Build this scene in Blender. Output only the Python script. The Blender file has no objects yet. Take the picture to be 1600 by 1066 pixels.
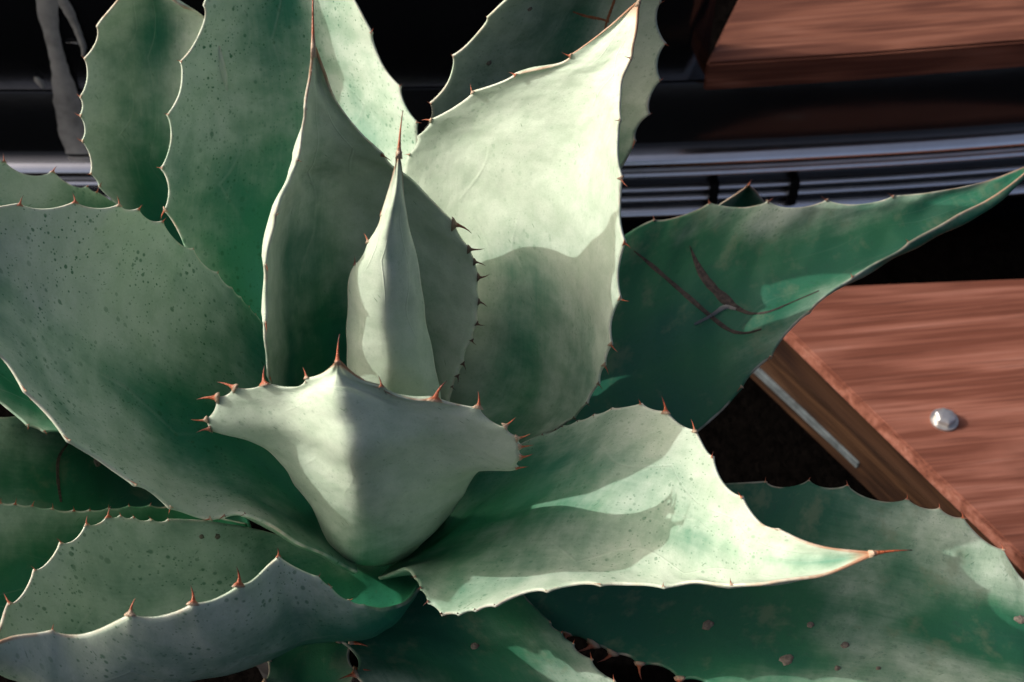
import bpy, bmesh, math, random
import numpy as np
from mathutils import Vector, Matrix

random.seed(7); np.random.seed(7)
scene = bpy.context.scene
COL = scene.collection

# ------------------------------------------------------------------ camera
PITCH = math.radians(50.0)
DIST = 1.05
FOCAL = 50.0
TARGET = Vector((0, 0, 0.15))
cam_d = bpy.data.cameras.new('camera')
cam = bpy.data.objects.new('camera', cam_d)
COL.objects.link(cam)
cam.location = TARGET + Vector((0, -math.cos(PITCH), math.sin(PITCH))) * DIST
cam.rotation_euler = (math.pi / 2 - PITCH, 0, 0)
cam_d.lens = FOCAL; cam_d.sensor_width = 36.0
cam_d.clip_start = 0.01; cam_d.clip_end = 200
cam_d.dof.use_dof = True
cam_d.dof.focus_distance = 0.96
cam_d.dof.aperture_fstop = 11.0
scene.camera = cam

# ------------------------------------------------------------------ light
SUN_AZ = math.radians(171.0)     # direction TO the sun, measured from +x towards +y
SUN_EL = math.radians(29.5)
to_sun = Vector((math.cos(SUN_EL) * math.cos(SUN_AZ), math.cos(SUN_EL) * math.sin(SUN_AZ), math.sin(SUN_EL)))
world = bpy.data.worlds.new('World'); scene.world = world; world.use_nodes = True
wn = world.node_tree; bg = wn.nodes['Background']
sky = wn.nodes.new('ShaderNodeTexSky'); sky.sky_type = 'NISHITA'; sky.sun_disc = False
sky.sun_elevation = SUN_EL; sky.air_density = .35; sky.dust_density = 7.; sky.ozone_density = 0.
sky.sun_rotation = math.pi / 2 - SUN_AZ
wn.links.new(sky.outputs[0], bg.inputs[0]); bg.inputs[1].default_value = 0.15
sun_d = bpy.data.lights.new('sun', 'SUN'); sun_d.energy = 2.0; sun_d.angle = math.radians(0.5); sun_d.color = (1.0, 0.99, 0.97)
sun = bpy.data.objects.new('sun', sun_d); COL.objects.link(sun)
sun.rotation_euler = to_sun.to_track_quat('Z', 'Y').to_euler()
sun.location = (-2, -1, 3)
scene.view_settings.view_transform = 'Standard'; scene.view_settings.look = 'None'
scene.view_settings.gamma = 1.0; scene.view_settings.exposure = 0.55
scene.view_settings.use_curve_mapping = False

# ------------------------------------------------------------------ pixel + height -> place
FPX = FOCAL / 36.0 * 1600
CO = np.array(cam.location)
FW = np.array((0, math.cos(PITCH), -math.sin(PITCH))); UP = np.array((0, math.sin(PITCH), math.cos(PITCH))); RT = np.array((1., 0, 0))
def ray(x, y):
    return FW + RT * (x - 800) / FPX + UP * (533 - y) / FPX
def at(x, y, h):
    d = ray(x, y); return CO + d * ((h - CO[2]) / d[2])
def to_px(P):
    q = P - CO; z = q @ FW
    return np.stack([800 + FPX * (q @ RT) / z, 533 - FPX * (q @ UP) / z], -1)
def at_depth(x, y, ref):
    d = ray(x, y); return CO + d * (((ref - CO) @ FW))

# ------------------------------------------------------------------ helpers
def tag(o, label=None, cat=None, group=None, kind=None):
    if label: o['label'] = label
    if cat: o['category'] = cat
    if group: o['group'] = group
    if kind: o['kind'] = kind
    return o
def obj(name, me, parent=None, mat=None):
    o = bpy.data.objects.new(name, me); COL.objects.link(o)
    if mat is not None and not me.materials: me.materials.append(mat)
    if parent is not None: o.parent = parent
    return o
def mesh(name, V, F, mat=None, smooth=True):
    me = bpy.data.meshes.new(name)
    me.from_pydata([tuple(v) for v in V], [], F)
    if smooth: me.polygons.foreach_set('use_smooth', [True] * len(me.polygons))
    if mat is not None: me.materials.append(mat)
    me.update()
    return me

class NT:
    """small node-tree writer"""
    def __init__(self, name):
        self.m = bpy.data.materials.new(name); self.m.use_nodes = True
        self.t = self.m.node_tree; self.t.nodes.clear()
        self.out = self.t.nodes.new('ShaderNodeOutputMaterial')
        self.bsdf = self.t.nodes.new('ShaderNodeBsdfPrincipled')
        self.t.links.new(self.bsdf.outputs[0], self.out.inputs[0])
    def put(self, sock, v):
        if v is None: return
        if isinstance(v, bpy.types.NodeSocket): self.t.links.new(v, sock)
        elif isinstance(v, (tuple, list)) and len(v) == 3 and sock.type == 'RGBA': sock.default_value = (*v, 1)
        else: sock.default_value = v
    def set(self, **k):
        for n, v in k.items(): self.put(self.bsdf.inputs[n.replace('_', ' ')], v)
    def math(self, op, a, b=None, c=None, clamp=False):
        n = self.t.nodes.new('ShaderNodeMath'); n.operation = op; n.use_clamp = clamp
        for i, v in enumerate((a, b, c)): self.put(n.inputs[i], v)
        return n.outputs[0]
    def mix(self, f, a, b, blend='MIX'):
        n = self.t.nodes.new('ShaderNodeMix'); n.data_type = 'RGBA'; n.blend_type = blend
        self.put(n.inputs[0], f); self.put(n.inputs[6], a); self.put(n.inputs[7], b)
        return n.outputs[2]
    def step(self, x, lo, hi, a=0., b=1.):
        n = self.t.nodes.new('ShaderNodeMapRange'); n.interpolation_type = 'SMOOTHSTEP'
        for i, v in enumerate((x, lo, hi, a, b)): self.put(n.inputs[i], v)
        return n.outputs[0]
    def attr(self, name, typ='GEOMETRY', out='Fac'):
        n = self.t.nodes.new('ShaderNodeAttribute'); n.attribute_name = name; n.attribute_type = typ
        return n.outputs[out]
    def coord(self, which='Object'):
        return self.t.nodes.new('ShaderNodeTexCoord').outputs[which]
    def map(self, v, scale=(1, 1, 1), rot=(0, 0, 0), loc=(0, 0, 0)):
        n = self.t.nodes.new('ShaderNodeMapping'); self.put(n.inputs[0], v)
        n.inputs['Scale'].default_value = scale; n.inputs['Rotation'].default_value = rot; n.inputs['Location'].default_value = loc
        return n.outputs[0]
    def noise(self, v, scale, detail=4, rough=.55, dist=0.):
        n = self.t.nodes.new('ShaderNodeTexNoise'); self.put(n.inputs['Vector'], v)
        n.inputs['Scale'].default_value = scale; n.inputs['Detail'].default_value = detail
        n.inputs['Roughness'].default_value = rough; n.inputs['Distortion'].default_value = dist
        return n.outputs[0]
    def voro(self, v, scale, rnd=1.):
        n = self.t.nodes.new('ShaderNodeTexVoronoi'); self.put(n.inputs['Vector'], v)
        n.inputs['Scale'].default_value = scale; n.inputs['Randomness'].default_value = rnd
        s = self.t.nodes.new('ShaderNodeSeparateColor'); self.t.links.new(n.outputs['Color'], s.inputs[0])
        return n.outputs['Distance'], s.outputs
    def comb(self, x, y, z=0.):
        n = self.t.nodes.new('ShaderNodeCombineXYZ')
        for i, v in enumerate((x, y, z)): self.put(n.inputs[i], v)
        return n.outputs[0]
    def sep(self, v):
        n = self.t.nodes.new('ShaderNodeSeparateXYZ'); self.put(n.inputs[0], v); return n.outputs
    def ramp(self, f, stops):
        n = self.t.nodes.new('ShaderNodeValToRGB'); self.put(n.inputs[0], f)
        e = n.color_ramp.elements
        while len(e) < len(stops): e.new(.5)
        for q, (p, c) in zip(e, stops): q.position = p; q.color = (*c, 1)
        return n.outputs[0]
    def bump(self, h, strength, dist, nrm=None):
        n = self.t.nodes.new('ShaderNodeBump'); self.put(n.inputs['Height'], h)
        n.inputs['Strength'].default_value = strength; n.inputs['Distance'].default_value = dist
        if nrm is not None: self.put(n.inputs['Normal'], nrm)
        return n.outputs[0]

# ------------------------------------------------------------------ materials
def leaf_material():
    n = NT('agave_leaf')
    a, s = n.attr('across'), n.attr('along')        # metres across / along the leaf
    lu, lv, ed = n.attr('lu'), n.attr('lv'), n.attr('edge')
    green = n.attr('["green"]', 'OBJECT'); spk = n.attr('["speckle"]', 'OBJECT'); seed = n.attr('["seed"]', 'OBJECT')
    age = n.attr('["age"]', 'OBJECT')
    P = n.comb(a, s, seed)
    Pl = n.comb(a, n.math('MULTIPLY', s, .5), seed)            # stretched along the leaf
    big = n.noise(Pl, 12, 2, .5)
    mid = n.noise(P, 55, 3, .6)
    fib = n.noise(n.comb(a, n.math('MULTIPLY', s, .06), seed), 420, 3, .6)
    fine = n.noise(P, 700, 2, .75)
    # waxy bloom: thick towards margins and the upper half, rubbed off in the trough, with trough and base shading painted in
    trough = n.math('SUBTRACT', 1., n.math('ABSOLUTE', n.math('MULTIPLY_ADD', lu, 2., -1.)))
    rub_shade = n.math('ADD', n.math('MULTIPLY', trough, .60), n.math('MULTIPLY_ADD', big, 1.5, -.96))
    rub_shade = n.math('ADD', rub_shade, n.math('MULTIPLY', n.math('SUBTRACT', mid, .5), .34))
    rub_shade = n.math('ADD', rub_shade, n.math('MULTIPLY', n.step(lv, .62, .08), .66))
    rub_shade = n.math('ADD', rub_shade, n.math('MULTIPLY', n.math('SUBTRACT', fib, .5), .13))
    rub_shade = n.math('ADD', rub_shade, n.math('SUBTRACT', green, .5))
    rub_shade_f = n.step(rub_shade, -.05, .75)
    wax = n.mix(n.step(mid, .3, .7), (.425, .500, .392), (.350, .435, .325))
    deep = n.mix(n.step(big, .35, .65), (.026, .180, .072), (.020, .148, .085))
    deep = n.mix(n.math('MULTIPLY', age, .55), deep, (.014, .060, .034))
    col = n.mix(rub_shade_f, wax, deep)
    col = n.mix(1., col, n.mix(fine, (.86, .87, .86), (1.12, 1.11, 1.12)), 'MULTIPLY')
    # blotches where old leaves have weathered
    blot = n.math('MULTIPLY', n.step(n.noise(P, 30, 4, .7), .52, .68), age)
    col = n.mix(n.math('MULTIPLY', blot, .55), col, (.13, .17, .10))
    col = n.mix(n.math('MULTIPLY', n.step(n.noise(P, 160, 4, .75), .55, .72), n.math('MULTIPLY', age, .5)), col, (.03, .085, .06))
    # dark green speckles, two sizes, in drifts
    drift = n.step(n.noise(P, 22, 2), .40, .62)
    Pw = n.comb(a, n.math('MULTIPLY', s, .8), seed)
    for sc, r0, dens in ((210, .38, .50), (430, .38, .28), (120, .27, .62)):
        d, c = n.voro(Pw, sc)
        rad = n.math('MULTIPLY', c[1], r0)
        dot = n.math('MULTIPLY', n.step(n.math('DIVIDE', d, n.math('ADD', rad, .02)), 1.0, .55), n.math('GREATER_THAN', c[0], dens))
        dot = n.math('MULTIPLY', n.math('MULTIPLY', dot, spk), n.math('MULTIPLY_ADD', drift, .6, .4))
        col = n.mix(n.math('MULTIPLY', dot, .9), col, (.012, .105, .042))
    # short scratches
    Pr = n.map(n.comb(a, s, seed), scale=(1, 1, 1), rot=(0, 0, .9))
    x, y, z = n.sep(Pr)
    d, c = n.voro(n.comb(n.math('MULTIPLY', x, .16), y, z), 330)
    scr = n.math('MULTIPLY', n.step(d, .16, .06), n.math('GREATER_THAN', c[0], .86))
    col = n.mix(n.math('MULTIPLY', scr, .65), col, (.06, .13, .07))
    # bud imprints: scalloped lines pressed in by the neighbouring margins
    imp = None
    for c0, k, amp, ph in ((.22, 5.2, .09, .0), (.76, 4.6, -.10, .4), (.40, 3.6, .07, .7)):
        sc = n.math('ABSOLUTE', n.math('SINE', n.math('MULTIPLY', n.math('ADD', n.math('ADD', lv, n.math('MULTIPLY', seed, .137)), ph), k * math.pi)))
        pos = n.math('ADD', n.math('MULTIPLY_ADD', sc, amp, c0), n.math('MULTIPLY_ADD', big, .16, -.08))
        dd = n.math('SUBTRACT', lu, pos)
        l = n.math('MULTIPLY', n.step(n.math('ABSOLUTE', dd), .011, .0), n.step(big, .40, .58))
        imp = l if imp is None else n.math('MAXIMUM', imp, l)
    imp = n.math('MULTIPLY', n.math('MULTIPLY', imp, n.step(lv, .25, .45)), n.math('SUBTRACT', n.attr('["imprint"]', 'OBJECT'), age, clamp=True))
    col = n.mix(n.math('MULTIPLY', imp, .14), col, (.44, .49, .40))
    # pale horny rim, brown towards the tip
    edn = n.math('ADD', ed, n.math('MULTIPLY_ADD', mid, .0016, -.0008))
    rim = n.math('MULTIPLY', n.step(edn, .0018, .0004), n.math('MAXIMUM', n.step(n.noise(P, 45, 2), .38, .62), n.step(lv, .55, .85)))
    tipf = n.step(n.math('ADD', lv, n.math('MULTIPLY_ADD', mid, .4, -.2)), .74, .98)
    rimc = n.mix(tipf, n.mix(n.step(mid, .45, .65), (.52, .53, .43), (.48, .42, .31)), (.30, .11, .05))
    rimc = n.mix(n.math('MULTIPLY', age, .6), rimc, (.34, .24, .18))
    col = n.mix(n.math('MULTIPLY', rim, .75), col, rimc)
    col = n.mix(n.math('MULTIPLY', n.step(lv, .955, .995), .8), col, (.30, .14, .07))
    h = n.math('ADD', n.math('MULTIPLY', fine, .25), n.math('MULTIPLY', fib, .14))
    h = n.math('ADD', h, n.math('MULTIPLY', imp, .55))
    h = n.math('ADD', h, n.math('MULTIPLY', n.noise(P, 70, 1), 1.6))
    n.set(Base_Color=col, Roughness=n.math('MULTIPLY_ADD', rub_shade_f, -.12, .62), Normal=n.bump(h, .45, .0012))
    n.set(Specular_IOR_Level=.22)
    return n.m
def thorn_material():
    n = NT('agave_thorn')
    z = n.sep(n.coord('Object'))[2]
    r = n.t.nodes.new('ShaderNodeObjectInfo').outputs['Random']
    col = n.ramp(n.math('ADD', z, n.math('MULTIPLY_ADD', r, .3, -.15)),
                 [(0., (.40, .30, .20)), (.14, (.36, .095, .032)), (.55, (.38, .085, .026)), (.85, (.20, .045, .02)), (1., (.07, .025, .02))])
    dark = n.mix(n.math('MULTIPLY', n.attr('["dark"]', 'OBJECT'), .85), col, (.045, .022, .020))  # thorns in shadow: their shade is put into the colour
    nz = n.noise(n.coord('Object'), 9, 3)
    n.set(Base_Color=n.mix(n.math('MULTIPLY', nz, .35), dark, (.30, .16, .09), 'MULTIPLY'), Roughness=.42, Normal=n.bump(nz, .3, .02))
    return n.m
def wood_material(name, c1, c2, c3, rough=.55):
    n = NT(name)
    P = n.coord('Object')
    g = n.noise(n.map(P, (2.4, 130, 130)), 1.0, 7, .70, .08)
    g2 = n.noise(n.map(P, (7, 300, 300)), 1.0, 4, .65)
    w = n.noise(n.map(P, (1.6, 16, 16)), 1.0, 3, .5, .4)
    band = n.math('SINE', n.math('MULTIPLY', w, 34.))
    f = n.math('ADD', n.math('MULTIPLY', g, .75), n.math('MULTIPLY_ADD', band, .10, .05))
    col = n.ramp(f, [(.32, c1), (.50, c2), (.68, c3)])
    col = n.mix(n.math('MULTIPLY', n.step(g2, .50, .68), .55), col, tuple(v * .45 for v in c1))
    col = n.mix(n.math('MULTIPLY', n.step(n.noise(P, 7, 4), .50, .75), .35), col, tuple(v * .6 for v in c1))
    n.set(Base_Color=col, Roughness=rough, Specular_IOR_Level=.2, Normal=n.bump(n.math('ADD', g2, n.math('MULTIPLY', g, .6)), .5, .0012))
    return n.m
def plain(name, col, rough=.5, metal=0., bump=(0, 0, 0), vary=.25, spec=.5):
    n = NT(name); P = n.coord('Object')
    z = n.noise(P, bump[0] or 30, 5, .65)
    c = n.mix(n.step(z, .35, .7), col, tuple(v * (1 - vary) for v in col))
    n.set(Base_Color=c, Roughness=n.math('MULTIPLY_ADD', z, .16, rough - .08), Metallic=metal, Specular_IOR_Level=spec)
    if bump[1]: n.set(Normal=n.bump(z, bump[1], bump[2]))
    return n.m

LEAF = leaf_material(); THORN = thorn_material()
WOOD = wood_material('red_stained_wood', (.150, .050, .030), (.265, .103, .068), (.35, .165, .120), .75)
WOOD_SEAT = wood_material('dark_seat_wood', (.085, .030, .018), (.155, .060, .036), (.20, .09, .06), .7)  # darker tones than the deck board wood
WOOD_DK = wood_material('shaded_joist_wood', (.015, .007, .004), (.04, .019, .009), (.07, .036, .018))  # near-black tones: the shadow on the joist is put into its colour
SOIL = plain('dark_soil', (.003, .0025, .0022), .95, 0, (60, .8, .01), .5, .0)  # near-black: deep shade of the gaps is put into this colour
BLACK = plain('black_gloss_paint', (.006, .007, .008), .16, 0, (9, .12, .004), .2)
CHROME = plain('polished_chrome', (.93, .92, .90), .2, 1., (16, .05, .002), .1)
STEEL = plain('zinc_steel', (.72, .70, .66), .48, 1., (200, .15, .001), .2)
DKSTEEL = plain('dull_edging_steel', (.20, .24, .25), .5, .6, (60, .3, .002), .5)
SCAR = plain('dry_scar', (.075, .055, .042), .8, 0, (260, .8, .002), .6)
SCAB = plain('grey_scab', (.20, .17, .13), .85, 0, (300, .8, .002), .5)
DRY = plain('dry_brown_tip', (.30, .20, .11), .8, 0, (150, .7, .002), .5)
STEMM = plain('stem_bark', (.05, .05, .03), .9, 0, (60, .8, .005), .5)
POTM = plain('dark_pot_glaze', (.018, .016, .015), .6, 0, (40, .3, .003), .4)
GREYP = plain('pale_reflection_and_sliver', (.30, .30, .28), .5, 0, (40, .3, .002), .4)  # for the modelled panel reflections and a dry sliver on a leaf

# ------------------------------------------------------------------ setting
def slab(name, top, thick, mat, bev=.002, parent=None, axis=None):
    """a board: polygon of world points on one level, its local x along axis"""
    c = sum((Vector(p) for p in top), Vector()) / len(top)
    ang = math.atan2(axis[1], axis[0]) if axis is not None else 0.
    R = Matrix.Rotation(-ang, 4, 'Z')
    bm = bmesh.new()
    vs = [bm.verts.new(R @ (Vector(p) - c)) for p in top]
    f = bm.faces.new(vs)
    if f.normal.z < 0: f.normal_flip()
    r = bmesh.ops.extrude_face_region(bm, geom=[f])
    for v in r['geom']:
        if isinstance(v, bmesh.types.BMVert): v.co.z -= thick
    bmesh.ops.recalc_face_normals(bm, faces=bm.faces)
    if bev: bmesh.ops.bevel(bm, geom=list(bm.edges), offset=bev, segments=2, affect='EDGES')
    me = bpy.data.meshes.new(name); bm.to_mesh(me); bm.free(); me.materials.append(mat)
    o = obj(name, me, parent); o.location = c; o.rotation_euler.z = ang
    return o
# soil, with a gently uneven surface
N = 60
xs = np.linspace(-3., 3., N); V = []; F = []
for j in range(N):
    for i in range(N):
        x, y = xs[i], xs[j] + .2
        V.append((x, y, -.404 + .006 * math.sin(x * 23 + 2 * math.sin(y * 17)) * math.sin(y * 19 + 1.3) + random.uniform(-.003, .003)))
for j in range(N - 1):
    for i in range(N - 1):
        a = j * N + i; F.append((a, a + 1, a + 1 + N, a + N))
tag(obj('ground', mesh('ground', V, F, SOIL)), 'dark bare ground under the pot and the boards', 'soil', kind='structure')

# deck board with diagonal end
HB = -.30
db = [at(1150, 452, HB), at(1212, 497, HB), at(1330, 612, HB), at(1474, 752, HB), at(1600, 872, HB), at(1790, 1070, HB), at(2000, 1010, HB), at(1900, 408, HB), at(1600, 434, HB)]
ax = at(1600, 434, HB) - at(1230, 466, HB)
deck = slab('deck_board', db, .022, WOOD, .0025, None, ax)
tag(deck, 'wide red-brown wooden board with a diagonal cut end and one bolt', 'board')
def hex_bolt():
    bm = bmesh.new(); rings = [(.0095, 0), (.0095, .0012), (.0066, .0012), (.0066, .0052), (.0056, .0062), (.003, .0066)]
    prev = None
    for k, (r, z) in enumerate(rings):
        n = 6 if k > 1 else 6
        ring = [bm.verts.new((r * math.cos(i * math.tau / 24) * (1 if k < 2 else 1 / max(abs(math.cos(((i * 15 + 30) % 60 - 30) * math.pi / 180)), .1) * .93),
                              r * math.sin(i * math.tau / 24) * (1 if k < 2 else 1 / max(abs(math.cos(((i * 15 + 30) % 60 - 30) * math.pi / 180)), .1) * .93), z)) for i in range(24)]
        if prev:
            for i in range(24): bm.faces.new((prev[i], prev[(i + 1) % 24], ring[(i + 1) % 24], ring[i]))
        prev = ring
    bm.faces.new(prev)
    me = bpy.data.meshes.new('bolt'); bm.to_mesh(me); bm.free(); me.materials.append(STEEL); return me
b = obj('bolt', hex_bolt(), deck)
bp = Vector(at(1475, 657, HB)); b.scale = (1.6, 1.6, 1.6); b.location = Matrix.Rotation(-deck.rotation_euler.z, 4, 'Z') @ (bp - deck.location)
# joist below the cut end, and a metal edging strip beside it
HJ = HB - .0235
e0, e1 = at(1140, 455, HJ), at(1800, 1110, HJ)
j0, j1 = at(1080, 480, HJ), at(1640, 1110, HJ)
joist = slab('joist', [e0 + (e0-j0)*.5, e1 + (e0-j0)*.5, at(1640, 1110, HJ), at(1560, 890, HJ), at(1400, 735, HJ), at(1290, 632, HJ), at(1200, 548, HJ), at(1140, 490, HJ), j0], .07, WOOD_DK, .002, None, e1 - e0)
tag(joist, 'brown knotty joist in shadow under the diagonal end of the bolted board', 'joist')
HS = HB - .062
p0, p1 = at(1110, 505, HS), at(1345, 722, HS)
d = (p1 - p0) / np.linalg.norm(p1 - p0); nrm = np.array((-d[1], d[0], 0)) * .0032
strip = slab('edging_strip', [p0 - nrm, p1 - nrm, p1 + nrm, p0 + nrm], .012, DKSTEEL, .0012, None, d)
tag(strip, 'thin grey metal edging strip running beside the brown joist', 'edging')

# bench behind: black gloss panel, chrome ribs, red wooden seat
HR = -.25
def arc(h, off=0.):
    """the bowed line of the panel at height h, as plan points"""
    k = [at(x, y, HR) for x, y in ((-500, 268), (0, 270), (500, 268), (980, 258), (1300, 244), (1600, 224), (2100, 180))]
    t = np.linspace(0, 6, 61); P = []
    k = np.array(k)
    for q in t:
        i = min(int(q), 5); f = q - i
        p0, p1, p2, p3 = k[max(i-1, 0)], k[i], k[i+1], k[min(i+2, 6)]
        P.append(.5 * ((2*p1) + (p2-p0)*f + (2*p0-5*p1+4*p2-p3)*f*f + (3*p1-p0-3*p2+p3)*f**3))
    P = np.array(P); P[:, 2] = h
    T = np.gradient(P, axis=0); Nn = np.stack([-T[:, 1], T[:, 0], 0 * T[:, 0]], 1); Nn /= np.linalg.norm(Nn, axis=1)[:, None]
    return P + Nn * off
def sweep(name, prof, mat, parent, i0=0, i1=61, cap=True):
    """sweep a closed profile of (offset to the back, height) along the bowed line"""
    V = []; F = []; n = len(prof)
    A = [arc(h, o)[i0:i1] for o, h in prof]
    m = i1 - i0
    for i in range(m):
        for k in range(n): V.append(A[k][i])
    for i in range(m - 1):
        for k in range(n):
            a = i * n + k; b2 = i * n + (k + 1) % n
            F.append((a, a + n, b2 + n, b2))
    F.append(tuple(range(n))); F.append(tuple(range((m - 1) * n, m * n))[::-1])
    return obj(name, mesh(name, V, F, mat), parent)
root = bpy.data.objects.new('bench', None); COL.objects.link(root)
tag(root, 'black gloss panelled bench with ribbed chrome trim and red wooden seat', 'bench')
def rect(o0, o1, h0, h1, b=.002):
    return [(o0, h0 + b), (o0, h1 - b), (o0 + b, h1), (o1 - b, h1), (o1, h1 - b), (o1, h0 + b), (o1 - b, h0), (o0 + b, h0)]
def halfround(h, r, depth):
    return [(.010 - depth * math.sin(a), h - r * math.cos(a)) for a in np.linspace(0, math.pi, 9)] + [(.016, h + r), (.016, h - r)]
A0 = arc(0.)
def h_on(x, y, off):
    d = ray(x, y); p = CO + d * ((np.interp(CO[0] + d[0] * 1.9, A0[:, 0], A0[:, 1]) + off - CO[1]) / d[1]); return p[2]
HTOP = h_on(1350, 84, -.008); HSEAT = h_on(1350, 128, -.008)
pan = sweep('front_panel', rect(.012, .03, -.41, HSEAT - .002), BLACK, root)
for h, r, dp in ((HR + .007, .0125, .022), (HR - .015, .0065, .018), (HR - .047, .0042, .010), (HR - .064, .0042, .010), (HR - .090, .0095, .013)):
    sweep('chrome_rib', halfround(h, r, dp), CHROME, root)
for cx, cy in ((1240, 292), (1115, 300)):                  # little clips over the thin ribs
    p = at(cx, cy, HR - .05); k = int(np.argmin(np.abs(A0[:, 0] - p[0])))
    cl = slab('rail_clip', [np.array((p[0] + dx, A0[k, 1] + dy, HR - .036)) for dx, dy in ((-.006, -.006), (.006, -.006), (.006, .012), (-.006, .012))], .042, BLACK, .002, root)
tall = sweep('back_panel', rect(.012, .03, HSEAT, .12), BLACK, root, 0, 34)
sp_ = [at(*p, HTOP) for p in ((1103, 100), (1350, 84), (1600, 64), (1850, 40), (2100, -250), (1275, -250))]
sw = slab('seat_board', sp_, HTOP - HSEAT, WOOD_SEAT, .003, root, sp_[3] - sp_[0])

# reflections in the gloss panel, modelled as pale grey strips and two spots
FR = arc(0., .0105)
def on_panel(x, y):
    d = ray(x, y); lo, hi = .3, 4.
    for _ in range(50):
        t = .5 * (lo + hi); p = CO + d * t
        if p[1] < np.interp(p[0], FR[:, 0], FR[:, 1]): lo = t
        else: hi = t
    return CO + d * lo
def streak(pts, nm='reflected_streak'):
    K = np.array(pts, float); V = []; F = []
    for i in range(28):
        f = i / 27 * (len(K) - 1); a = min(int(f), len(K) - 2); f -= a; f = f * f * (3 - 2 * f) * .5 + f * .5
        x, y, w = K[a] * (1 - f) + K[a + 1] * f; w *= random.uniform(.9, 1.1)
        for s_ in (-1, -.6, 0, .6, 1):
            p = on_panel(x + s_ * w, y); V.append(p - np.array((0, .0012 * (1 - s_ * s_), 0)))
    for i in range(27):
        for k in range(4): F.append((i*5+k, i*5+k+1, i*5+k+6, i*5+k+5))
    return obj(nm, mesh(nm, V, F, GREYP), root)
streak([(76, -30, 22), (74, 20, 16), (82, 60, 12), (92, 100, 13), (103, 150, 20), (112, 200, 23), (124, 240, 20)])
streak([(84, -20, 10), (106, 15, 9), (120, 45, 6), (131, 75, 5), (130, 88, 2)])
streak([(56, 120, 3), (62, 128, 7), (68, 138, 3)], 'reflected_spot'); streak([(105, 66, 3), (112, 66, 7), (120, 68, 3)], 'reflected_spot')

# ------------------------------------------------------------------ agave
def cr(P, t, q):
    """non-uniform Catmull-Rom through P (n,...) at knots t, sampled at q"""
    n = len(P); m = np.empty_like(P)
    for i in range(n):
        if i == 0: m[i] = (P[1] - P[0]) / (t[1] - t[0])
        elif i == n - 1: m[i] = (P[-1] - P[-2]) / (t[-1] - t[-2])
        else:
            d0 = (P[i] - P[i-1]) / (t[i] - t[i-1]); d1 = (P[i+1] - P[i]) / (t[i+1] - t[i])
            w = (t[i+1] - t[i]) / (t[i+1] - t[i-1]); m[i] = d0 * w + d1 * (1 - w)
    out = np.empty((len(q),) + P.shape[1:])
    for k, x in enumerate(q):
        i = min(max(int(np.searchsorted(t, x)) - 1, 0), n - 2)
        h = t[i+1] - t[i]; s = (x - t[i]) / h
        out[k] = (2*s**3 - 3*s**2 + 1) * P[i] + (s**3 - 2*s*s + s) * h * m[i] + (-2*s**3 + 3*s*s) * P[i+1] + (s**3 - s*s) * h * m[i+1]
    return out

def thorn_mesh(bend, fat, flare=1.7):
    V = []; F = []; R = 7
    rings = [(-.14, .30 * fat), (0., .225 * fat), (.12, .15 * fat), (.32, .098 * fat), (.58, .066 * fat), (.82, .036 * fat), (1., .006)]
    for z, r in rings:
        cx = bend * max(z, 0) ** 2
        st = flare if z < .05 else (1 + .2 * (flare - 1) if z < .2 else 1.)
        for i in range(R):
            a = i * math.tau / R
            V.append((cx + r * math.cos(a) * st, r * math.sin(a) * .8, z))
    for k in range(len(rings) - 1):
        for i in range(R):
            F.append((k*R + i, k*R + (i+1) % R, (k+1)*R + (i+1) % R, (k+1)*R + i))
    F.append(tuple(range(R))[::-1]); F.append(tuple(range((len(rings)-1)*R, len(rings)*R)))
    return mesh('thorn', V, F, THORN)
THORNS = [thorn_mesh(b, f) for b, f in ((.30, .8), (-.30, .8), (.12, .7), (.42, .88), (-.42, .88))]
SPINE = thorn_mesh(.04, .17, 1.); SPINE.name = 'spine'

plant = bpy.data.objects.new('agave_plant', None); COL.objects.link(plant)
PC = at(590, 740, .06); PC[2] = 0; plant.location = PC
tag(plant, 'large grey-green agave rosette with red-tipped thorny leaves', 'agave')
REPORT = []

def place_thorn(me, base, tip, side, parent, name, dark=0., minlen=0.):
    z = Vector(tip - base); L = max(z.length, 1e-4); z.normalize()
    x = Vector(side); x = (x - z * x.dot(z)).normalized(); y = z.cross(x)
    o = obj(name, me, parent)
    M = Matrix((x, y, z)).transposed().to_4x4(); M.translation = Vector(base) - plant.location
    o.matrix_basis = M @ (Matrix.Diagonal((.046, .046, L, 1)) if name == 'terminal_spine' else Matrix.Scale(L, 4))
    o['dark'] = float(dark)
    return o

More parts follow.
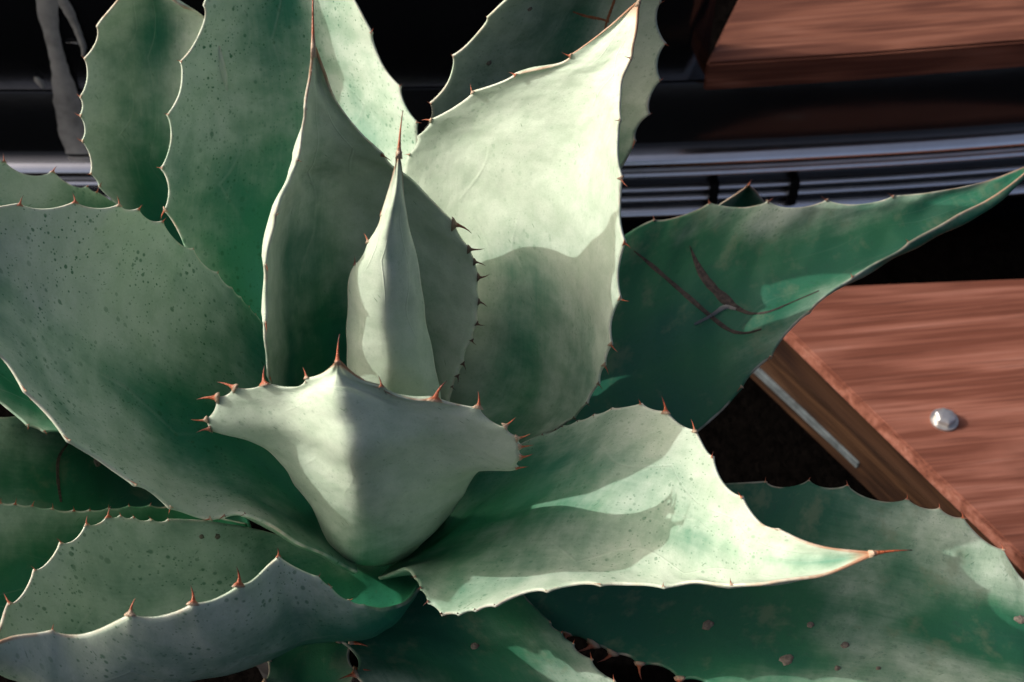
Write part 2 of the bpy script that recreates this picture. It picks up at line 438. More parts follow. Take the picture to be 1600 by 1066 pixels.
LEAVES = {}
def leaf(rows, thornL=(), thornR=(), spine=None, green=.5, speckle=.6, age=0., nv=150, nu=34, thick=.007, scal=.15, dark=0., autoL=0, autoR=0, dryt=False, tlen=.013, wob=.0012, label=None, key=None, push=False, keel=0., imprint=1.):
    """rows: base -> tip; each row a list of (px, py, height) from left margin to right margin"""
    ncol = max(len(r) for r in rows)
    G = []
    for r in rows:
        P = np.array([at(*c) for c in r])
        if len(r) == 1: P = np.repeat(P, ncol, 0) + np.linspace(-.0006, .0006, ncol)[:, None] * np.array((0, 0, 0))
        elif len(r) != ncol:
            t = np.linspace(0, 1, len(r)); P = cr(P, t, np.linspace(0, 1, ncol)) if len(r) > 2 else P[0] + (P[1] - P[0]) * np.linspace(0, 1, ncol)[:, None]
        G.append(P)
    G = np.array(G)
    step = np.linalg.norm(np.diff(G, axis=0), axis=2).mean(1); tv = np.concatenate([[0], np.cumsum(step)]); length = tv[-1]; tv /= length
    wc = np.linalg.norm(np.diff(G, axis=1), axis=2)[:-1].mean(0); tu = np.concatenate([[0], np.cumsum(wc)]); tu /= tu[-1]
    v = np.linspace(0, 1, nv)
    S = cr(G, tv, v)                                   # nv x ncol
    mL, mR = S[:, 0], S[:, -1]
    W = np.linalg.norm(np.diff(S, axis=1), axis=2).sum(1)
    def fit(th, marg, auto, sgn):
        px = to_px(marg); out = []
        for t in th:
            i = int(np.argmin(((px - np.array(t[:2])) ** 2).sum(1))); out.append((i, t))
        if auto:
            for k in range(auto):
                i = int(nv * (.12 + .82 * (k + random.uniform(-.25, .25)) / auto))
                if all(abs(i - o[0]) > 4 for o in out): out.append((min(max(i, 1), nv - 4), None))
        return sorted(out, key=lambda q: q[0])
    def inset(th):
        d = np.zeros(nv); s = np.concatenate([[0], np.cumsum(np.linalg.norm(np.diff(mL if th is TL else mR, axis=0), axis=1))])
        k = [q[0] for q in th]
        for a, b in zip(k[:-1], k[1:]):
            if b - a < 2: continue
            sp = s[b] - s[a]; dep = min(1.3 * scal * sp, .009); f = np.linspace(0, 1, b - a + 1)
            d[a:b+1] = dep * (4 * f * (1 - f)) ** .8
        return d
    TL, TR = fit(thornL, mL, autoL, 1), fit(thornR, mR, autoR, -1)
    dL, dR = inset(TL), inset(TR)
    iL = np.minimum(inset(TL) / np.maximum(W, .004), .2); iR = np.minimum(inset(TR) / np.maximum(W, .004), .2)
    if push: iL = iL * 0; iR = iR * 0
    u = .5 - .5 * np.cos(np.linspace(0, math.pi, nu)); u = .5 * u + .5 * np.linspace(0, 1, nu)
    P = np.empty((nv, nu, 3)); UU = np.empty((nv, nu))
    for i in range(nv):
        uu = iL[i] + u * (1 - iL[i] - iR[i]); UU[i] = uu
        P[i] = cr(S[i], tu, uu)
    if push:                                             # margins that run along the rows: pull them in across their own line
        P0 = P.copy()
        for dd, col in ((dL, 0), (dR, -1)):
            mg = P0[:, col]
            tg = np.gradient(mg, axis=0); tg /= np.maximum(np.linalg.norm(tg, axis=1, keepdims=True), 1e-9)
            inn = P0.mean(1) * .35 + S[max(0, nv // 3)].mean(0) * .65 - mg; inn -= tg * (inn * tg).sum(1, keepdims=True)
            inn /= np.maximum(np.linalg.norm(inn, axis=1, keepdims=True), 1e-9)
            for i in range(nv):
                D2 = ((P0[i][:, None, :] - mg[None]) ** 2).sum(2); wt = 1 / (D2 + 4e-7) ** 2.5; wt /= wt.sum(1, keepdims=True); w = np.clip(1 - np.sqrt(D2.min(1)) / .034, 0, 1) ** 1.2
                P[i] += (wt @ (inn * dd[:, None])) * w[:, None]
    du = np.gradient(P, axis=1); dv = np.gradient(P, axis=0)
    n = np.cross(du, dv); ln = np.linalg.norm(n, axis=2, keepdims=True)
    n = n / np.maximum(ln, 1e-12)
    for i in range(nv - 1, -1, -1):                     # degenerate tip rows take the row below
        if ln[i].min() < 1e-11 and i > 2: n[i] = n[max(i - 6, 0)]
    if keel: P = P + n * (keel * np.exp(-np.abs(UU - tu[ncol // 2]) / .045) * (np.clip(W / .12, 0, 1) * np.clip((v - .30) / .3, 0, 1))[:, None])[..., None]
    # gentle unevenness
    ph = np.random.rand(6) * 6.28; A, B = np.meshgrid(np.linspace(0, 1, nv) * length, u, indexing='ij')
    wv = np.sin(A * 38 + ph[0] + 3 * B) * np.sin(B * 7 + ph[1] + A * 12) + .6 * np.sin(A * 85 + ph[2]) * np.sin(B * 13 + ph[3]) + .3 * np.sin(A * 170 + B * 9 + ph[4])
    env = np.minimum(1, W / .05)[:, None]
    P = P + n * (wv * wob * env)[..., None]
    arcu = np.concatenate([np.zeros((nv, 1)), np.cumsum(np.linalg.norm(np.diff(P, axis=1), axis=2), 1)], 1)
    edge = np.minimum(arcu, arcu[:, -1:] - arcu)
    across = (UU - .5) * W[:, None]
    base_t = thick * (1.5 - 1.0 * v)[:, None]
    th = .0016 + base_t * np.clip(edge / .035, 0, 1) ** .7
    th = np.minimum(th, .0010 + W[:, None] * .25)
    Bk = P - n * th[..., None]
    O = Vector(plant.location)
    V = np.concatenate([P.reshape(-1, 3), Bk.reshape(-1, 3)]) - np.array(O)
    idx = np.arange(nv * nu).reshape(nv, nu); off = nv * nu
    q = np.stack([idx[:-1, :-1], idx[:-1, 1:], idx[1:, 1:], idx[1:, :-1]], -1).reshape(-1, 4)
    F = [tuple(int(x) for x in f) for f in q] + [tuple(int(x) + off for x in f[::-1]) for f in q]
    for i in range(nv - 1):
        a, b = int(idx[i, 0]), int(idx[i+1, 0]); F.append((a, b, b + off, a + off))
        a, b = int(idx[i, -1]), int(idx[i+1, -1]); F.append((b, a, a + off, b + off))
    for j in range(nu - 1):
        a, b = int(idx[0, j]), int(idx[0, j+1]); F.append((b, a, a + off, b + off))
        a, b = int(idx[-1, j]), int(idx[-1, j+1]); F.append((a, b, b + off, a + off))
    me = mesh('leaf', V, F, LEAF)
    def at_(name, arr):
        a = me.attributes.new(name, 'FLOAT', 'POINT'); a.data.foreach_set('value', np.concatenate([arr.ravel(), arr.ravel()]).astype(np.float32))
    at_('lu', UU); at_('lv', np.broadcast_to(v[:, None], (nv, nu)))
    at_('edge', edge); at_('across', across); at_('along', np.broadcast_to((v * length)[:, None], (nv, nu)))
    lf = obj('leaf', me, plant)
    lf['green'] = float(green); lf['imprint'] = float(imprint); lf['speckle'] = float(speckle); lf['age'] = float(age); lf['seed'] = random.random() * 20
    if label: lf['label'] = label
    # thorns, rooted on the margin
    for T, col, sg in ((TL, 0, -1), (TR, -1, 1)):
        for i, t in T:
            basep = P[i, col]; tang = P[min(i+2, nv-1), col] - P[max(i-2, 0), col]; tang /= max(np.linalg.norm(tang), 1e-9)
            out = P[i, col] - P[i, 3 if col == 0 else -4]; out /= max(np.linalg.norm(out), 1e-9)
            if t is not None and len(t) >= 4:
                root_p = at_depth(t[0], t[1], basep); root_p = basep
                dpx = np.array(t[2:4], float) - np.array(t[:2], float)
                b2 = to_px(basep[None])[0]
                tip = at_depth(b2[0] + dpx[0], b2[1] + dpx[1], basep)
            else:
                L = tlen * random.uniform(.6, 1.1)
                tip = basep + (out * .9 + tang * random.uniform(-.1, .4) + n[i, col] * random.uniform(-.1, .3)) * L
            dk = t[4] if t is not None and len(t) > 4 else dark
            place_thorn(random.choice(THORNS), basep - out * .0008, tip, tang, lf, 'thorn', dk)
    if spine:
        tb = P[-1].mean(0) - n[-1].mean(0) * .0008
        b2 = to_px(tb[None])[0]
        tip = at(*spine) if len(spine) == 3 else at_depth(spine[0], spine[1], tb)
        place_thorn(SPINE, tb, tip, P[-8, -1] - P[-8, 0], lf, 'terminal_spine', dark * .5)
    REPORT.append((key, round(length, 3), round(float(W.max()), 3)))
    LEAVES[key] = (lf, P, n)
    return lf

def H(rows, dh):
    """one height per row, plus how far each column sits in front of (+) or behind (-) the row"""
    return rows
def R3(h, L, M, R, dm=0.): return [(*L, h), (*M, h + dm), (*R, h)]

# --- front leaf, its outer face towards the viewer
leaf([[(508,790,0.050),(525,850,0.050),(572,884,0.052),(640,868,0.050),(690,805,0.050)],
      [(492,790,0.075),(516,852,0.080),(572,876,0.085),(655,850,0.080),(705,800,0.075)],
      [(468,768,0.110),(504,810,0.118),(572,838,0.126),(662,815,0.118),(724,775,0.110)],
      [(440,726,0.150),(480,756,0.158),(566,786,0.186),(668,768,0.158),(748,736,0.150)],
      [(388,688,0.185),(462,702,0.192),(560,734,0.226),(682,716,0.194),(806,734,0.185)],
      [(322,664,0.207),(440,664,0.220),(552,692,0.257),(688,684,0.220),(816,714,0.207)],
      [(332,626,0.228),(435,632,0.238),(543,655,0.268),(680,655,0.238),(806,682,0.228)],
      [(366,604,0.243),(450,614,0.252),(536,628,0.278),(650,634,0.252),(757,640,0.243)],
      [(450,595,0.262),(490,598,0.270),(530,604,0.283),(590,610,0.270),(665,618,0.262)],
      [(503,582,0.280),(515,581,0.286),(528,580,0.289),(544,586,0.286),(566,594,0.280)],
      [(525,566,0.299),(526,566,0.299),(527,565,0.300),(528,566,0.299),(530,567,0.299)]],
     [(318,655,298,659),(322,672,300,673,.7),(338,624,308,620),(362,602,339,588),(410,598,406,571),(475,591,474,574)],
     [(600,603,597,585),(684,618,688,587),(750,637,754,613),(790,666,806,654),(808,690,828,687),(808,702,828,700),(812,716,830,715),(808,730,826,728)],
     spine=(526,522), green=-.04, speckle=.25, thick=.0035, scal=.15, nv=240, push=True, keel=.006, wob=.0008, imprint=.25, key='front', label='central front leaf showing its pale outer face, keeled down the middle')
# --- rolled centre leaf
leaf([[(560,700,0.120),(580,715,0.130),(615,720,0.135),(655,715,0.130),(692,690,0.120)],
      [(545,590,0.200),(572,606,0.215),(610,612,0.222),(652,610,0.212),(686,602,0.195)],
      [(544,500,0.255),(570,510,0.270),(605,516,0.277),(642,514,0.267),(667,500,0.250)],
      [(549,420,0.300),(572,428,0.312),(604,432,0.318),(634,430,0.310),(655,424,0.295)],
      [(574,378,0.325),(588,376,0.334),(606,374,0.340),(625,368,0.334),(643,360,0.322)],
      [(598,325,0.352),(606,324,0.357),(615,322,0.360),(624,319,0.357),(633,314,0.351)],
      [(612,278,0.376),(616,277,0.378),(621,276,0.380),(625,275,0.378),(629,273,0.375)],
      [(621,240,0.395),(622,240,0.395),(623,239,0.396),(624,239,0.395),(625,240,0.395)]],
     [(552,412,554,398,.8),(577,378,574,362),(594,338,594,330)], (), spine=(625,172), green=-.05, speckle=.15, thick=.006, key='spear', label='narrow rolled leaf at the centre of the rosette')
# --- tall folded leaf behind it
leaf([[(450,660,0.100),(490,620,0.090),(560,600,0.085),(640,620,0.085),(690,650,0.090)],
      [(424,590,0.200),(480,545,0.137),(565,515,0.123),(645,550,0.118),(704,618,0.122)],
      [(412,490,0.280),(470,445,0.212),(565,420,0.174),(665,455,0.166),(749,490,0.168)],
      [(417,390,0.330),(468,355,0.259),(560,340,0.218),(655,362,0.207),(738,396,0.203)],
      [(438,315,0.355),(480,292,0.280),(550,284,0.260),(615,292,0.247),(680,312,0.240)],
      [(464,248,0.355),(487,235,0.321),(527,228,0.310),(566,236,0.302),(604,250,0.297)],
      [(481,170,0.376),(492,166,0.359),(507,164,0.353),(522,168,0.347),(536,174,0.343)],
      [(488,105,0.395),(492,104,0.392),(496,103,0.389),(500,106,0.387),(505,112,0.385)],
      [(490,72,.412)]],
     [(426,592,430,600,.3),(412,505,414,520),(415,415,419,424),(432,337,438,334),(467,250,474,253),(481,170,478,165)],
     [(708,350,735,352,.7),(733,390,755,391,1),(741,411,757,412,1),(748,437,764,438,1),(751,474,764,476,1),(748,505,757,511,1),(742,535,745,544,1),(725,572,732,581,1),(718,590,722,600,1),(710,606,713,612,1),(600,247,613,254,.5)],
     spine=(487,-62), green=.24, speckle=.15, thick=.005, key='tall', label='tall folded leaf behind the rolled centre leaf, spine pointing straight up')
# --- back right leaf, sunlit
leaf([[(690,660,0.074),(715,680,0.078),(750,690,0.084),(790,698,0.092),(835,695,0.101)],
      [(675,570,0.107),(735,585,0.113),(800,600,0.120),(860,625,0.128),(906,642,0.151)],
      [(655,470,0.136),(730,470,0.146),(805,482,0.158),(882,515,0.169),(949,560,0.207)],
      [(632,370,0.172),(710,355,0.184),(795,358,0.199),(882,388,0.214),(971,452,0.260)],
      [(632,262,0.214),(710,250,0.226),(800,258,0.241),(890,284,0.256),(976,345,0.302)],
      [(672,187,0.253),(750,180,0.263),(830,184,0.277),(910,200,0.291),(969,230,0.332)],
      [(775,126,0.296),(830,120,0.304),(880,122,0.313),(930,132,0.322),(970,152,0.349)],
      [(880,93,0.327),(908,88,0.332),(935,86,0.339),(960,86,0.343),(984,92,0.358)],
      [(950,45,0.355),(960,43,0.356),(972,41,0.360),(984,42,0.364),(994,46,0.368)],
      [(997,3,.375)]],
     [(640,240,634,238),(672,188,660,184),(735,141,731,129),(806,118,799,110),(888,90,876,87),(650,215,650,215,.0)],
     [(968,470,981,477),(968,280,974,296,.4),(966,190,958,192,.3),(978,378,991,382),(985,90,975,88,.3),(955,540,966,554,.2),(945,570,955,582,.4),(932,600,940,608,.6),(915,628,920,634,.8),(892,650,898,655,.8),(868,668,872,674,.8),(842,682,846,687,.9)],
     spine=(1020,-55), green=.08, speckle=.25, thick=.006, scal=.16, key='right_back', label='broad leaf behind the centre with sun on its upper half')
# --- back left leaf
leaf([[(410,600,0.096),(450,610,0.088),(490,620,0.085),(530,610,0.088),(570,600,0.096)],
      [(335,470,0.135),(400,475,0.121),(465,480,0.117),(535,470,0.123),(600,455,0.138)],
      [(263,350,0.180),(350,345,0.158),(455,350,0.145),(560,350,0.159),(650,350,0.182)],
      [(252,258,0.210),(350,252,0.184),(455,250,0.169),(565,255,0.188),(664,262,0.213)],
      [(262,180,0.231),(350,172,0.206),(455,170,0.191),(560,178,0.209),(655,192,0.234)],
      [(281,100,0.253),(360,90,0.232),(450,88,0.219),(530,92,0.232),(606,100,0.251)],
      [(316,10,0.280),(375,0,0.264),(440,-5,0.254),(500,-3,0.263),(554,5,0.278)],
      [(370,-90,0.302),(405,-95,0.294),(440,-98,0.289),(470,-95,0.291),(500,-90,0.299)],
      [(435,-170,0.319)]],
     [(316,8,318,4),(283,98,276,96),(263,178,258,174),(250,260,241,259),(248,330,238,340),(300,400,296,404)],
     [(578,56,582,48),(626,136,629,132),(655,194,662,196),(664,262,670,262)],
     spine=(430,-260), green=.68, speckle=1., thick=.007, key='left_back', label='big speckled leaf behind the folded leaf, sunlit only along its right margin')
# --- leaf at far left back
leaf([[(270,450,0.073),(325,455,0.060),(385,450,0.073)],
      [(215,350,0.110),(290,345,0.091),(375,340,0.110)],
      [(142,275,0.154),(245,270,0.129),(355,262,0.154)],
      [(126,185,0.198),(238,180,0.172),(355,172,0.198)],
      [(132,92,0.235),(235,90,0.212),(350,100,0.235)],
      [(152,42,0.260),(235,35,0.244),(322,32,0.260)],
      [(195,-10,0.285),(235,-14,0.279),(275,3,0.285)],
      [(230,-45,0.304)]],
     [(150,42,148,36),(131,92,126,88),(123,150,116,148),(124,183,115,181),(125,221,116,219),(138,272,132,274),(155,292,158,284)],
     [(290,12,292,6)], spine=(228,-90), green=.60, speckle=.2, age=.15, tlen=.008, key='far_left', label='plain green leaf behind the big speckled leaf')
# --- leaf behind the sunlit one
leaf([[(760,420,0.084),(830,420,0.070),(900,420,0.084)],
      [(690,310,0.146),(820,310,0.117),(945,310,0.146)],
      [(663,225,0.194),(820,215,0.160),(988,232,0.194)],
      [(673,160,0.235),(845,150,0.201),(1018,170,0.235)],
      [(708,86,0.279),(870,80,0.249),(1040,80,0.279)],
      [(765,28,0.318),(900,12,0.290),(1033,5,0.318)],
      [(850,-55,0.365),(930,-65,0.352),(1005,-65,0.365)],
      [(945,-140,0.414)]],
     [(762,30,758,26),(706,90,702,86),(674,162,668,160),(664,200,657,204)],
     [(1040,68,1046,70),(1034,125,1040,123),(1012,180,1017,177),(990,218,984,232),(1034,5,1040,3)],
     spine=(945,-200), green=.50, speckle=.3, age=.45, tlen=.008, key='back', label='leaf behind the sunlit one with scabs and a rusty scar')
# --- big left leaf
leaf([[(560,892,0.085),(545,840,0.055),(525,780,0.055),(490,700,0.075),(455,640,0.100)],
      [(475,850,0.117),(470,795,0.075),(460,735,0.075),(435,630,0.100),(415,515,0.140)],
      [(392,806,0.138),(380,745,0.100),(370,675,0.100),(360,570,0.130),(368,455,0.175)],
      [(300,808,0.149),(288,728,0.131),(280,640,0.138),(280,520,0.168),(305,390,0.209)],
      [(205,757,0.194),(195,680,0.175),(190,590,0.179),(203,470,0.209),(250,342,0.244)],
      [(110,690,0.235),(105,620,0.217),(107,535,0.220),(122,430,0.247),(182,318,0.277)],
      [(0,555,0.270),(5,510,0.257),(10,460,0.258),(15,390,0.278),(35,319,0.305)],
      [(-100,450,0.300),(-100,425,0.293),(-100,398,0.292),(-100,370,0.302),(-100,342,0.320)],
      [(-200,380,0.340)]],
     [(330,812,318,817,.3),(350,812,338,816,.4),(270,790,263,799),(208,758,195,748),(110,692,98,682),(45,612,38,600),(380,808,372,812,.8),(0,555,-6,548)],
     [(35,319,36,304),(117,310,116,295),(187,318,186,304),(218,330,222,322),(258,345,262,338),(303,387,304,385),(340,425,341,422),(362,445,362,444),(375,460,375,459),(392,478,392,476),(402,490,403,488)],
     spine=(-300,360), green=.44, speckle=.9, thick=.008, scal=.12, key='left', label='big speckled leaf spreading left with dark dots and red thorns')
# --- lower left trough leaf
leaf([[(668,905,.03),(664,898,.03),(655,888,.028),(640,878,.028),(620,868,.03)],
      [(606,950,0.097),(598,955,.068),(568,930,.05),(530,890,.05),(490,850,.06)],
      [(548,938,0.140),(545,978,.085),(495,955,.058),(440,880,.06),(405,828,.08)],
      [(437,868,0.195),(455,992,.098),(405,985,.065),(355,900,.075),(320,814,.11)],
      [(372,914,0.207),(372,1030,.108),(320,1015,.08),(275,915,.092),(240,811,.13)],
      [(292,941,0.213),(290,1048,.125),(232,1035,.10),(190,930,.113),(165,806,.15)],
      [(196,957,0.215),(190,1058,.148),(142,1045,.128),(108,945,.14),(93,848,.168)],
      [(86,984,.207),(76,1056,.172),(48,1048,.16),(28,990,.17),(18,938,.185)],
      [(0,1001,.218),(-12,1028,.205),(-22,1032,.20),(-24,1015,.202),(-12,1003,.21)],
      [(-70,1025,.228)]],
     [(82,985,80,976),(202,955,203,931),(304,938,308,912),(374,910,380,883),(437,868,439,854),(505,890,510,886,.8),(520,910,515,902),(548,935,556,934),(566,952,570,953,.5)],
     [(167,806,166,792),(133,816,130,804),(93,848,89,840),(50,887,46,880),(18,940,6,926),(190,806,188,800),(208,808,206,803),(235,811,232,806),(265,812,262,809)],
     spine=(-150,1045), green=.50, speckle=.7, thick=.007, scal=.15, key='trough', label='deep trough-shaped leaf pointing to the lower left, large red thorns along its raised margin')
# --- right leaf with sunlit tip
leaf([[(735,735,.085),(690,820,.055),(640,866,.045),(610,888,.045),(590,900,.05)],
      [(820,690,.13),(775,770,.09),(725,830,.07),(680,870,.065),(638,894,.085)],
      [(905,656,.165),(860,735,.125),(810,810,.10),(750,880,.095),(690,960,.105)],
      [(1000,630,.195),(955,712,.155),(912,800,.13),(872,872,.13),(850,922,.155)],
      [(1080,668,.212),(1045,740,.177),(1015,815,.158),(990,884,.162),(985,915,.185)],
      [(1135,745,.225),(1112,797,.20),(1095,845,.188),(1085,898,.197),(1092,914,.212)],
      [(1200,818,.24),(1187,846,.226),(1178,875,.22),(1176,905,.227),(1188,912,.237)],
      [(1285,854,.254),(1280,866,.249),(1277,880,.246),(1278,893,.248),(1285,896,.252)],
      [(1365,864,.268)]],
     [(1000,630,998,622),(1040,640,1038,616),(1083,672,1080,655),(1115,712,1115,704),(1160,775,1152,766),(1212,827,1205,826),(905,656,908,654,1),(875,664,880,670,1),(845,676,850,682,1),(930,650,932,646,.6),(960,640,958,638,.6)],
     [(1142,914,1136,904),(1035,916,1033,908),(940,916,932,914),(690,960,700,964,.8),(670,940,662,944,.8),(655,922,648,926,.8),(645,906,638,908,.8),(712,956,720,957,.8),(740,948,748,950,.8),(765,940,772,940,.5),(850,922,846,920,.5)],
     spine=(1424,855), green=.42, speckle=.5, thick=.007, scal=.12, key='right', label='leaf reaching right with its long brown tip in full sun')
# --- dark right leaf behind
leaf([[(850,470,0.055),(850,540,0.051),(860,600,0.049),(880,650,0.049),(910,690,0.052)],
      [(988,360,0.073),(980,440,0.059),(985,520,0.054),(1010,600,0.054),(1060,690,0.059)],
      [(1110,316,0.091),(1100,390,0.070),(1110,460,0.062),(1135,535,0.063),(1165,602,0.073)],
      [(1230,314,0.105),(1220,365,0.088),(1225,415,0.079),(1248,462,0.081),(1266,486,0.091)],
      [(1350,308,0.117),(1342,340,0.105),(1345,375,0.098),(1365,414,0.099),(1345,424,0.107)],
      [(1450,301,0.127),(1445,318,0.120),(1452,340,0.115),(1472,360,0.115),(1468,350,0.124)],
      [(1540,283,0.137),(1540,292,0.134),(1546,304,0.132),(1558,312,0.132),(1552,306,0.136)],
      [(1625,250,0.148)]],
     [(1022,340,1018,333),(1108,317,1104,312),(1200,316,1210,313,.6),(1290,313,1280,312,.7),(1395,304,1385,302,.5)],
     [(1415,377,1413,370),(1330,432,1326,426),(1262,489,1268,484),(1205,556,1197,562),(1160,606,1150,612)],
     spine=(1700,215), green=.98, speckle=.5, age=.75, thick=.006, scal=.10, key='dark_right', label='dark green leaf pointing right, with two long dry scars')
# --- lower right leaf
leaf([[(900,770,0.035),(850,830,0.035),(790,960,0.035)],
      [(1020,762,0.055),(970,870,0.035),(890,995,0.035)],
      [(1150,754,0.075),(1100,890,0.045),(1020,1050,0.040)],
      [(1270,750,0.088),(1235,910,0.065),(1170,1100,0.080)],
      [(1420,779,0.098),(1390,935,0.087),(1345,1130,0.120)],
      [(1508,810,0.105),(1500,965,0.103),(1490,1140,0.135)],
      [(1572,862,0.110),(1590,990,0.113),(1600,1120,0.135)],
      [(1660,985,0.115),(1680,1040,0.108),(1690,1090,0.120)],
      [(1770,1085,0.120)]],
     [(1198,751,1196,744),(1263,748,1264,743),(1325,757,1325,750),(1418,779,1420,771),(1468,797,1470,790),(1506,808,1505,795),(1569,860,1568,850),(1600,905,1602,897)],
     (), autoR=20, spine=(1850,1110), green=1.0, speckle=.3, age=.9, thick=.007, key='lower_right', label='wide scabby green leaf under the sunlit tip')
# --- bottom leaf
leaf([[(790,890,0.025),(680,880,0.017),(570,900,0.025)],
      [(832,945,0.040),(690,955,0.025),(520,985,0.035)],
      [(898,1006,0.050),(720,1020,0.030),(545,1030,0.040)],
      [(965,1068,0.057),(760,1085,0.038),(560,1080,0.047)],
      [(985,1150,0.065),(790,1170,0.050),(600,1160,0.055)],
      [(810,1260,0.065)]],
     [(855,978,853,973),(878,990,880,986),(898,1005,898,998),(925,1032,920,1020),(962,1064,958,1054)], (), autoR=6, spine=(815,1330), green=.86, speckle=.3, age=.8, key='bottom', label='dark mottled leaf pointing towards the viewer at the bottom')
leaf([[(540,930,.03),(500,940,.025),(460,950,.03)],[(550,1000,.035),(480,1015,.028),(416,1030,.035)],[(560,1070,.04),(480,1085,.033),(412,1075,.04)],[(540,1140,.045),(490,1150,.04),(440,1140,.045)],[(490,1230,.05)]],
     (), (), autoL=5, autoR=5, green=.95, age=.8, speckle=.2, key='bottom2', label='small dark leaf in the shade below the trough-shaped leaf', spine=(490,1280))
# --- leaves peeping out at the left edge
leaf([[(290,440,.07),(265,400,.062),(235,350,.075)],[(180,430,.11),(170,370,.10),(155,302,.125)],[(80,410,.145),(82,335,.14),(85,268,.16)],[(0,390,.175),(0,320,.17),(0,250,.19)],[(-100,350,.21),(-100,300,.205),(-100,250,.22)],[(-190,290,.24)]],
     (), [(8,250,8,238),(83,268,86,258),(150,297,155,291),(135,290,140,288)], spine=(-240,285), green=.55, speckle=.5, tlen=.008, key='peep_top', label='leaf showing just above the big left leaf')
leaf([[(300,790,.06),(320,720,.055),(345,640,.075)],[(200,735,.09),(205,650,.08),(222,570,.105)],[(109,686,.115),(105,610,.10),(112,530,.13)],[(45,664,.125),(42,590,.112),(42,515,.14)],[(-20,618,.14),(-20,560,.13),(-20,500,.155)],[(-100,560,.155),(-100,530,.15),(-100,490,.165)],[(-190,510,.18)]],
     [(45,665,47,672,.3),(70,675,76,679,.3)], (), autoL=3, green=1.0, speckle=.5, spine=(-240,500), tlen=.008, key='peep_green', label='bright green leaf showing below the big left leaf')
leaf([[(400,850,.03),(380,780,.025),(360,700,.035)],[(250,860,.045),(235,760,.035),(225,660,.055)],[(100,860,.085),(95,750,.075),(95,640,.095)],[(-50,840,.135),(-50,740,.125),(-50,640,.14)],[(-210,740,.21)]],
     (), (), autoL=6, autoR=6, green=.85, speckle=.2, age=.8, spine=(-260,740), key='peep_dark', label='old dark leaf with a scar, in shade at the left')
leaf([[(430,930,.035),(405,880,.03),(385,818,.045)],[(290,960,.055),(265,880,.045),(240,789,.075)],[(140,990,.085),(125,895,.075),(122,797,.105)],[(0,1010,.125),(-5,900,.118),(-5,785,.145)],[(-120,980,.17),(-120,890,.165),(-120,805,.18)],[(-240,890,.23)]],
     (), [(2,785,0,778),(25,787,28,778),(50,791,52,783),(80,794,83,787),(118,797,119,790),(142,797,143,792),(170,796,171,790),(200,794,200,790),(233,790,234,786),(262,788,263,785)], spine=(-300,890), green=.98, speckle=.2, age=.3, tlen=.007, scal=.08, key='peep_low', label='green leaf edged with small thorns behind the trough-shaped leaf')
# --- small withered leaf tip behind the dark right leaf
leaf([[(1050,440,0.020),(1140,440,0.020),(1240,430,0.020)],[(1085,370,0.035),(1145,365,0.025),(1220,360,0.035)],[(1125,322,0.060),(1155,318,0.055),(1192,314,0.060)],[(1152,304,0.070),(1165,300,0.068),(1180,300,0.070)],[(1170,291,0.078)]],
     (), (), spine=(1172,280), green=.75, age=.9, nv=70, nu=18, key='withered', label='small leaf with a withered brown tip behind the dark right leaf')

# stem under the rosette
V = []; F = []; R = 24; rings = [(.085, -.03), (.078, -.01), (.075, .02), (.066, .045), (.04, .062), (.006, .068)]
for r, z in rings:
    for i in range(R):
        a = i * math.tau / R; rr = r * (1 + .08 * math.sin(5 * a) + .04 * math.sin(11 * a)); V.append((rr * math.cos(a), rr * math.sin(a), z))
for k in range(len(rings) - 1):
    for i in range(R): F.append((k*R+i, k*R+(i+1) % R, (k+1)*R+(i+1) % R, (k+1)*R+i))
F.append(tuple(range((len(rings)-1)*R, len(rings)*R)))
obj('stem', mesh('stem', V, F, STEMM), plant)

# pot that carries the plant, hidden under the leaves
def lathe(name, prof, mat, parent, R=48):
    V = []; F = []
    for r, z in prof:
        for i in range(R): V.append((r * math.cos(i * math.tau / R), r * math.sin(i * math.tau / R), z))
    for k in range(len(prof) - 1):
        for i in range(R): F.append((k*R+i, k*R+(i+1) % R, (k+1)*R+(i+1) % R, (k+1)*R+i))
    F.append(tuple(range(R))[::-1]); F.append(tuple(range((len(prof)-1)*R, len(prof)*R)))
    return obj(name, mesh(name, V, F, mat), parent)
pot = bpy.data.objects.new('plant_pot', None); COL.objects.link(pot); pot.location = (PC[0], PC[1], -.40)
tag(pot, 'dark round pot in shade underneath the agave leaves', 'pot')
lathe('body', [(.10, 0), (.105, .01), (.135, .36), (.145, .362), (.147, .392), (.142, .396), (.132, .394), (.128, .35), (.02, .345)], POTM, pot)
lathe('potting_soil', [(.127, .352), (.126, .378), (.10, .385), (.02, .388)], SOIL, pot)

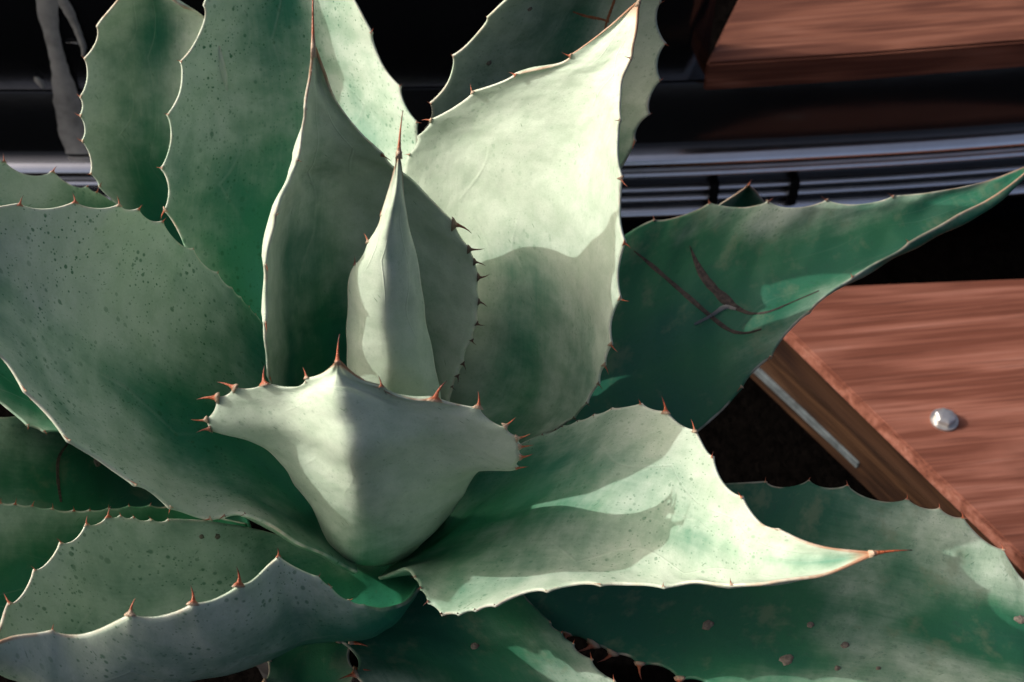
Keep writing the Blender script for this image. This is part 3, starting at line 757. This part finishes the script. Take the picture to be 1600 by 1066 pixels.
# ------------------------------------------------------------------ scars and scabs lying on the leaves
def surf_at(key, x, y):
    """the point of a leaf's viewed face that a pixel falls on"""
    lf, P, n = LEAVES[key]; q = to_px(P.reshape(-1, 3)).reshape(P.shape[:2] + (2,))
    d = ((q - np.array((x, y))) ** 2).sum(2); k = np.argsort(d.ravel())[:4]
    w = 1 / (d.ravel()[k] + .5); w /= w.sum()
    p = (P.reshape(-1, 3)[k] * w[:, None]).sum(0); nn = (n.reshape(-1, 3)[k] * w[:, None]).sum(0)
    nn /= np.linalg.norm(nn)
    if nn @ (CO - p) < 0: nn = -nn
    ref = p
    d0 = ray(x, y); t = ((p - CO) @ nn) / (d0 @ nn)      # onto the tangent plane
    return CO + d0 * t, nn
def scar(key, pts, mat, lift=.0012):
    """a raised cracked ridge: pts = (px, py, half width px)"""
    K = np.array(pts, float); t = np.linspace(0, 1, len(K)); q = cr(K, t, np.linspace(0, 1, 26))
    V = []; F = []
    S = [surf_at(key, a, b) for a, b, _ in q]
    for i, ((p, nn), (_, _, w)) in enumerate(zip(S, q)):
        tg = S[min(i+1, 25)][0] - S[max(i-1, 0)][0]; tg /= max(np.linalg.norm(tg), 1e-9)
        sd = np.cross(nn, tg); r = w * .00047 * random.uniform(.8, 1.2)
        for f, hh in ((-1, -.0008), (-.7, .6), (-.25, .15), (.2, .2), (.7, .7), (1, -.0008)):
            V.append(p + sd * r * f + nn * (lift * hh if hh > 0 else hh) - PC)
    for i in range(25):
        for k in range(5):
            a = i * 6 + k; F.append((a, a + 1, a + 7, a + 6))
    return obj('scar', mesh('scar', V, F, mat), LEAVES[key][0])
scar('dark_right', [(990,392,1),(1015,412,4),(1045,438,5),(1080,468,6),(1110,494,5),(1140,516,4),(1165,521,3),(1190,515,1.5)], SCAR)
scar('dark_right', [(1078,385,1),(1088,410,5),(1105,440,9),(1130,465,11),(1150,480,7),(1172,490,3),(1200,488,2),(1235,474,1),(1280,455,.8)], SCAR)
scar('dark_right', [(1085,508,.8),(1110,495,2.5),(1132,481,4),(1150,484,1.5)], GREYP, .003)
scar('peep_dark', [(108,690,1),(92,715,3),(90,745,3),(95,785,2)], SCAR)
scar('back', [(895,18,1),(915,25,2.5),(940,30,2.5),(952,34,2)], plain('rusty_scar', (.33, .12, .05), .8, 0, (200, .6, .002), .4))
scar('back', [(945,50,1),(948,35,2),(955,15,2.5),(962,-5,2)], bpy.data.materials['rusty_scar'])
def scab(key, x, y, r, mat):
    p, nn = surf_at(key, x, y); z = Vector(nn); xx = z.orthogonal().normalized(); yy = z.cross(xx); V = []; F = []; R = 11
    jit = [random.uniform(.75, 1.2) for _ in range(R)]
    for rr, hh in ((1., -.0006), (.85, .0010), (.55, .0007), (.3, .0013)):
        for i in range(R):
            a = i * math.tau / R; V.append(Vector(p - PC) + (xx * math.cos(a) + yy * math.sin(a)) * (rr * jit[i] * r * .00045) + z * hh)
    for k in range(3):
        for i in range(R): F.append((k*R+i, k*R+(i+1) % R, (k+1)*R+(i+1) % R, (k+1)*R+i))
    F.append(tuple(range(3*R, 4*R)))
    obj('scab', mesh('scab', V, F, mat), LEAVES[key][0])
for key, x, y, r in (('lower_right',1229,1031,11),('lower_right',1106,977,10),('lower_right',1266,977,6),('lower_right',1320,1009,7),('lower_right',1308,1045,5),('lower_right',1594,969,9),('lower_right',1372,1045,4),
                     ('back',764,98,6),('back',827,14,5),('trough',315,839,4),('trough',340,838,5),('peep_dark',152,722,8),('bottom',742,1010,7)):
    scab(key, x, y, r, SCAB)

for r in REPORT: print('LEAF', r)
print('THORNS', sum(1 for o in bpy.data.objects if o.name.startswith('thorn')))
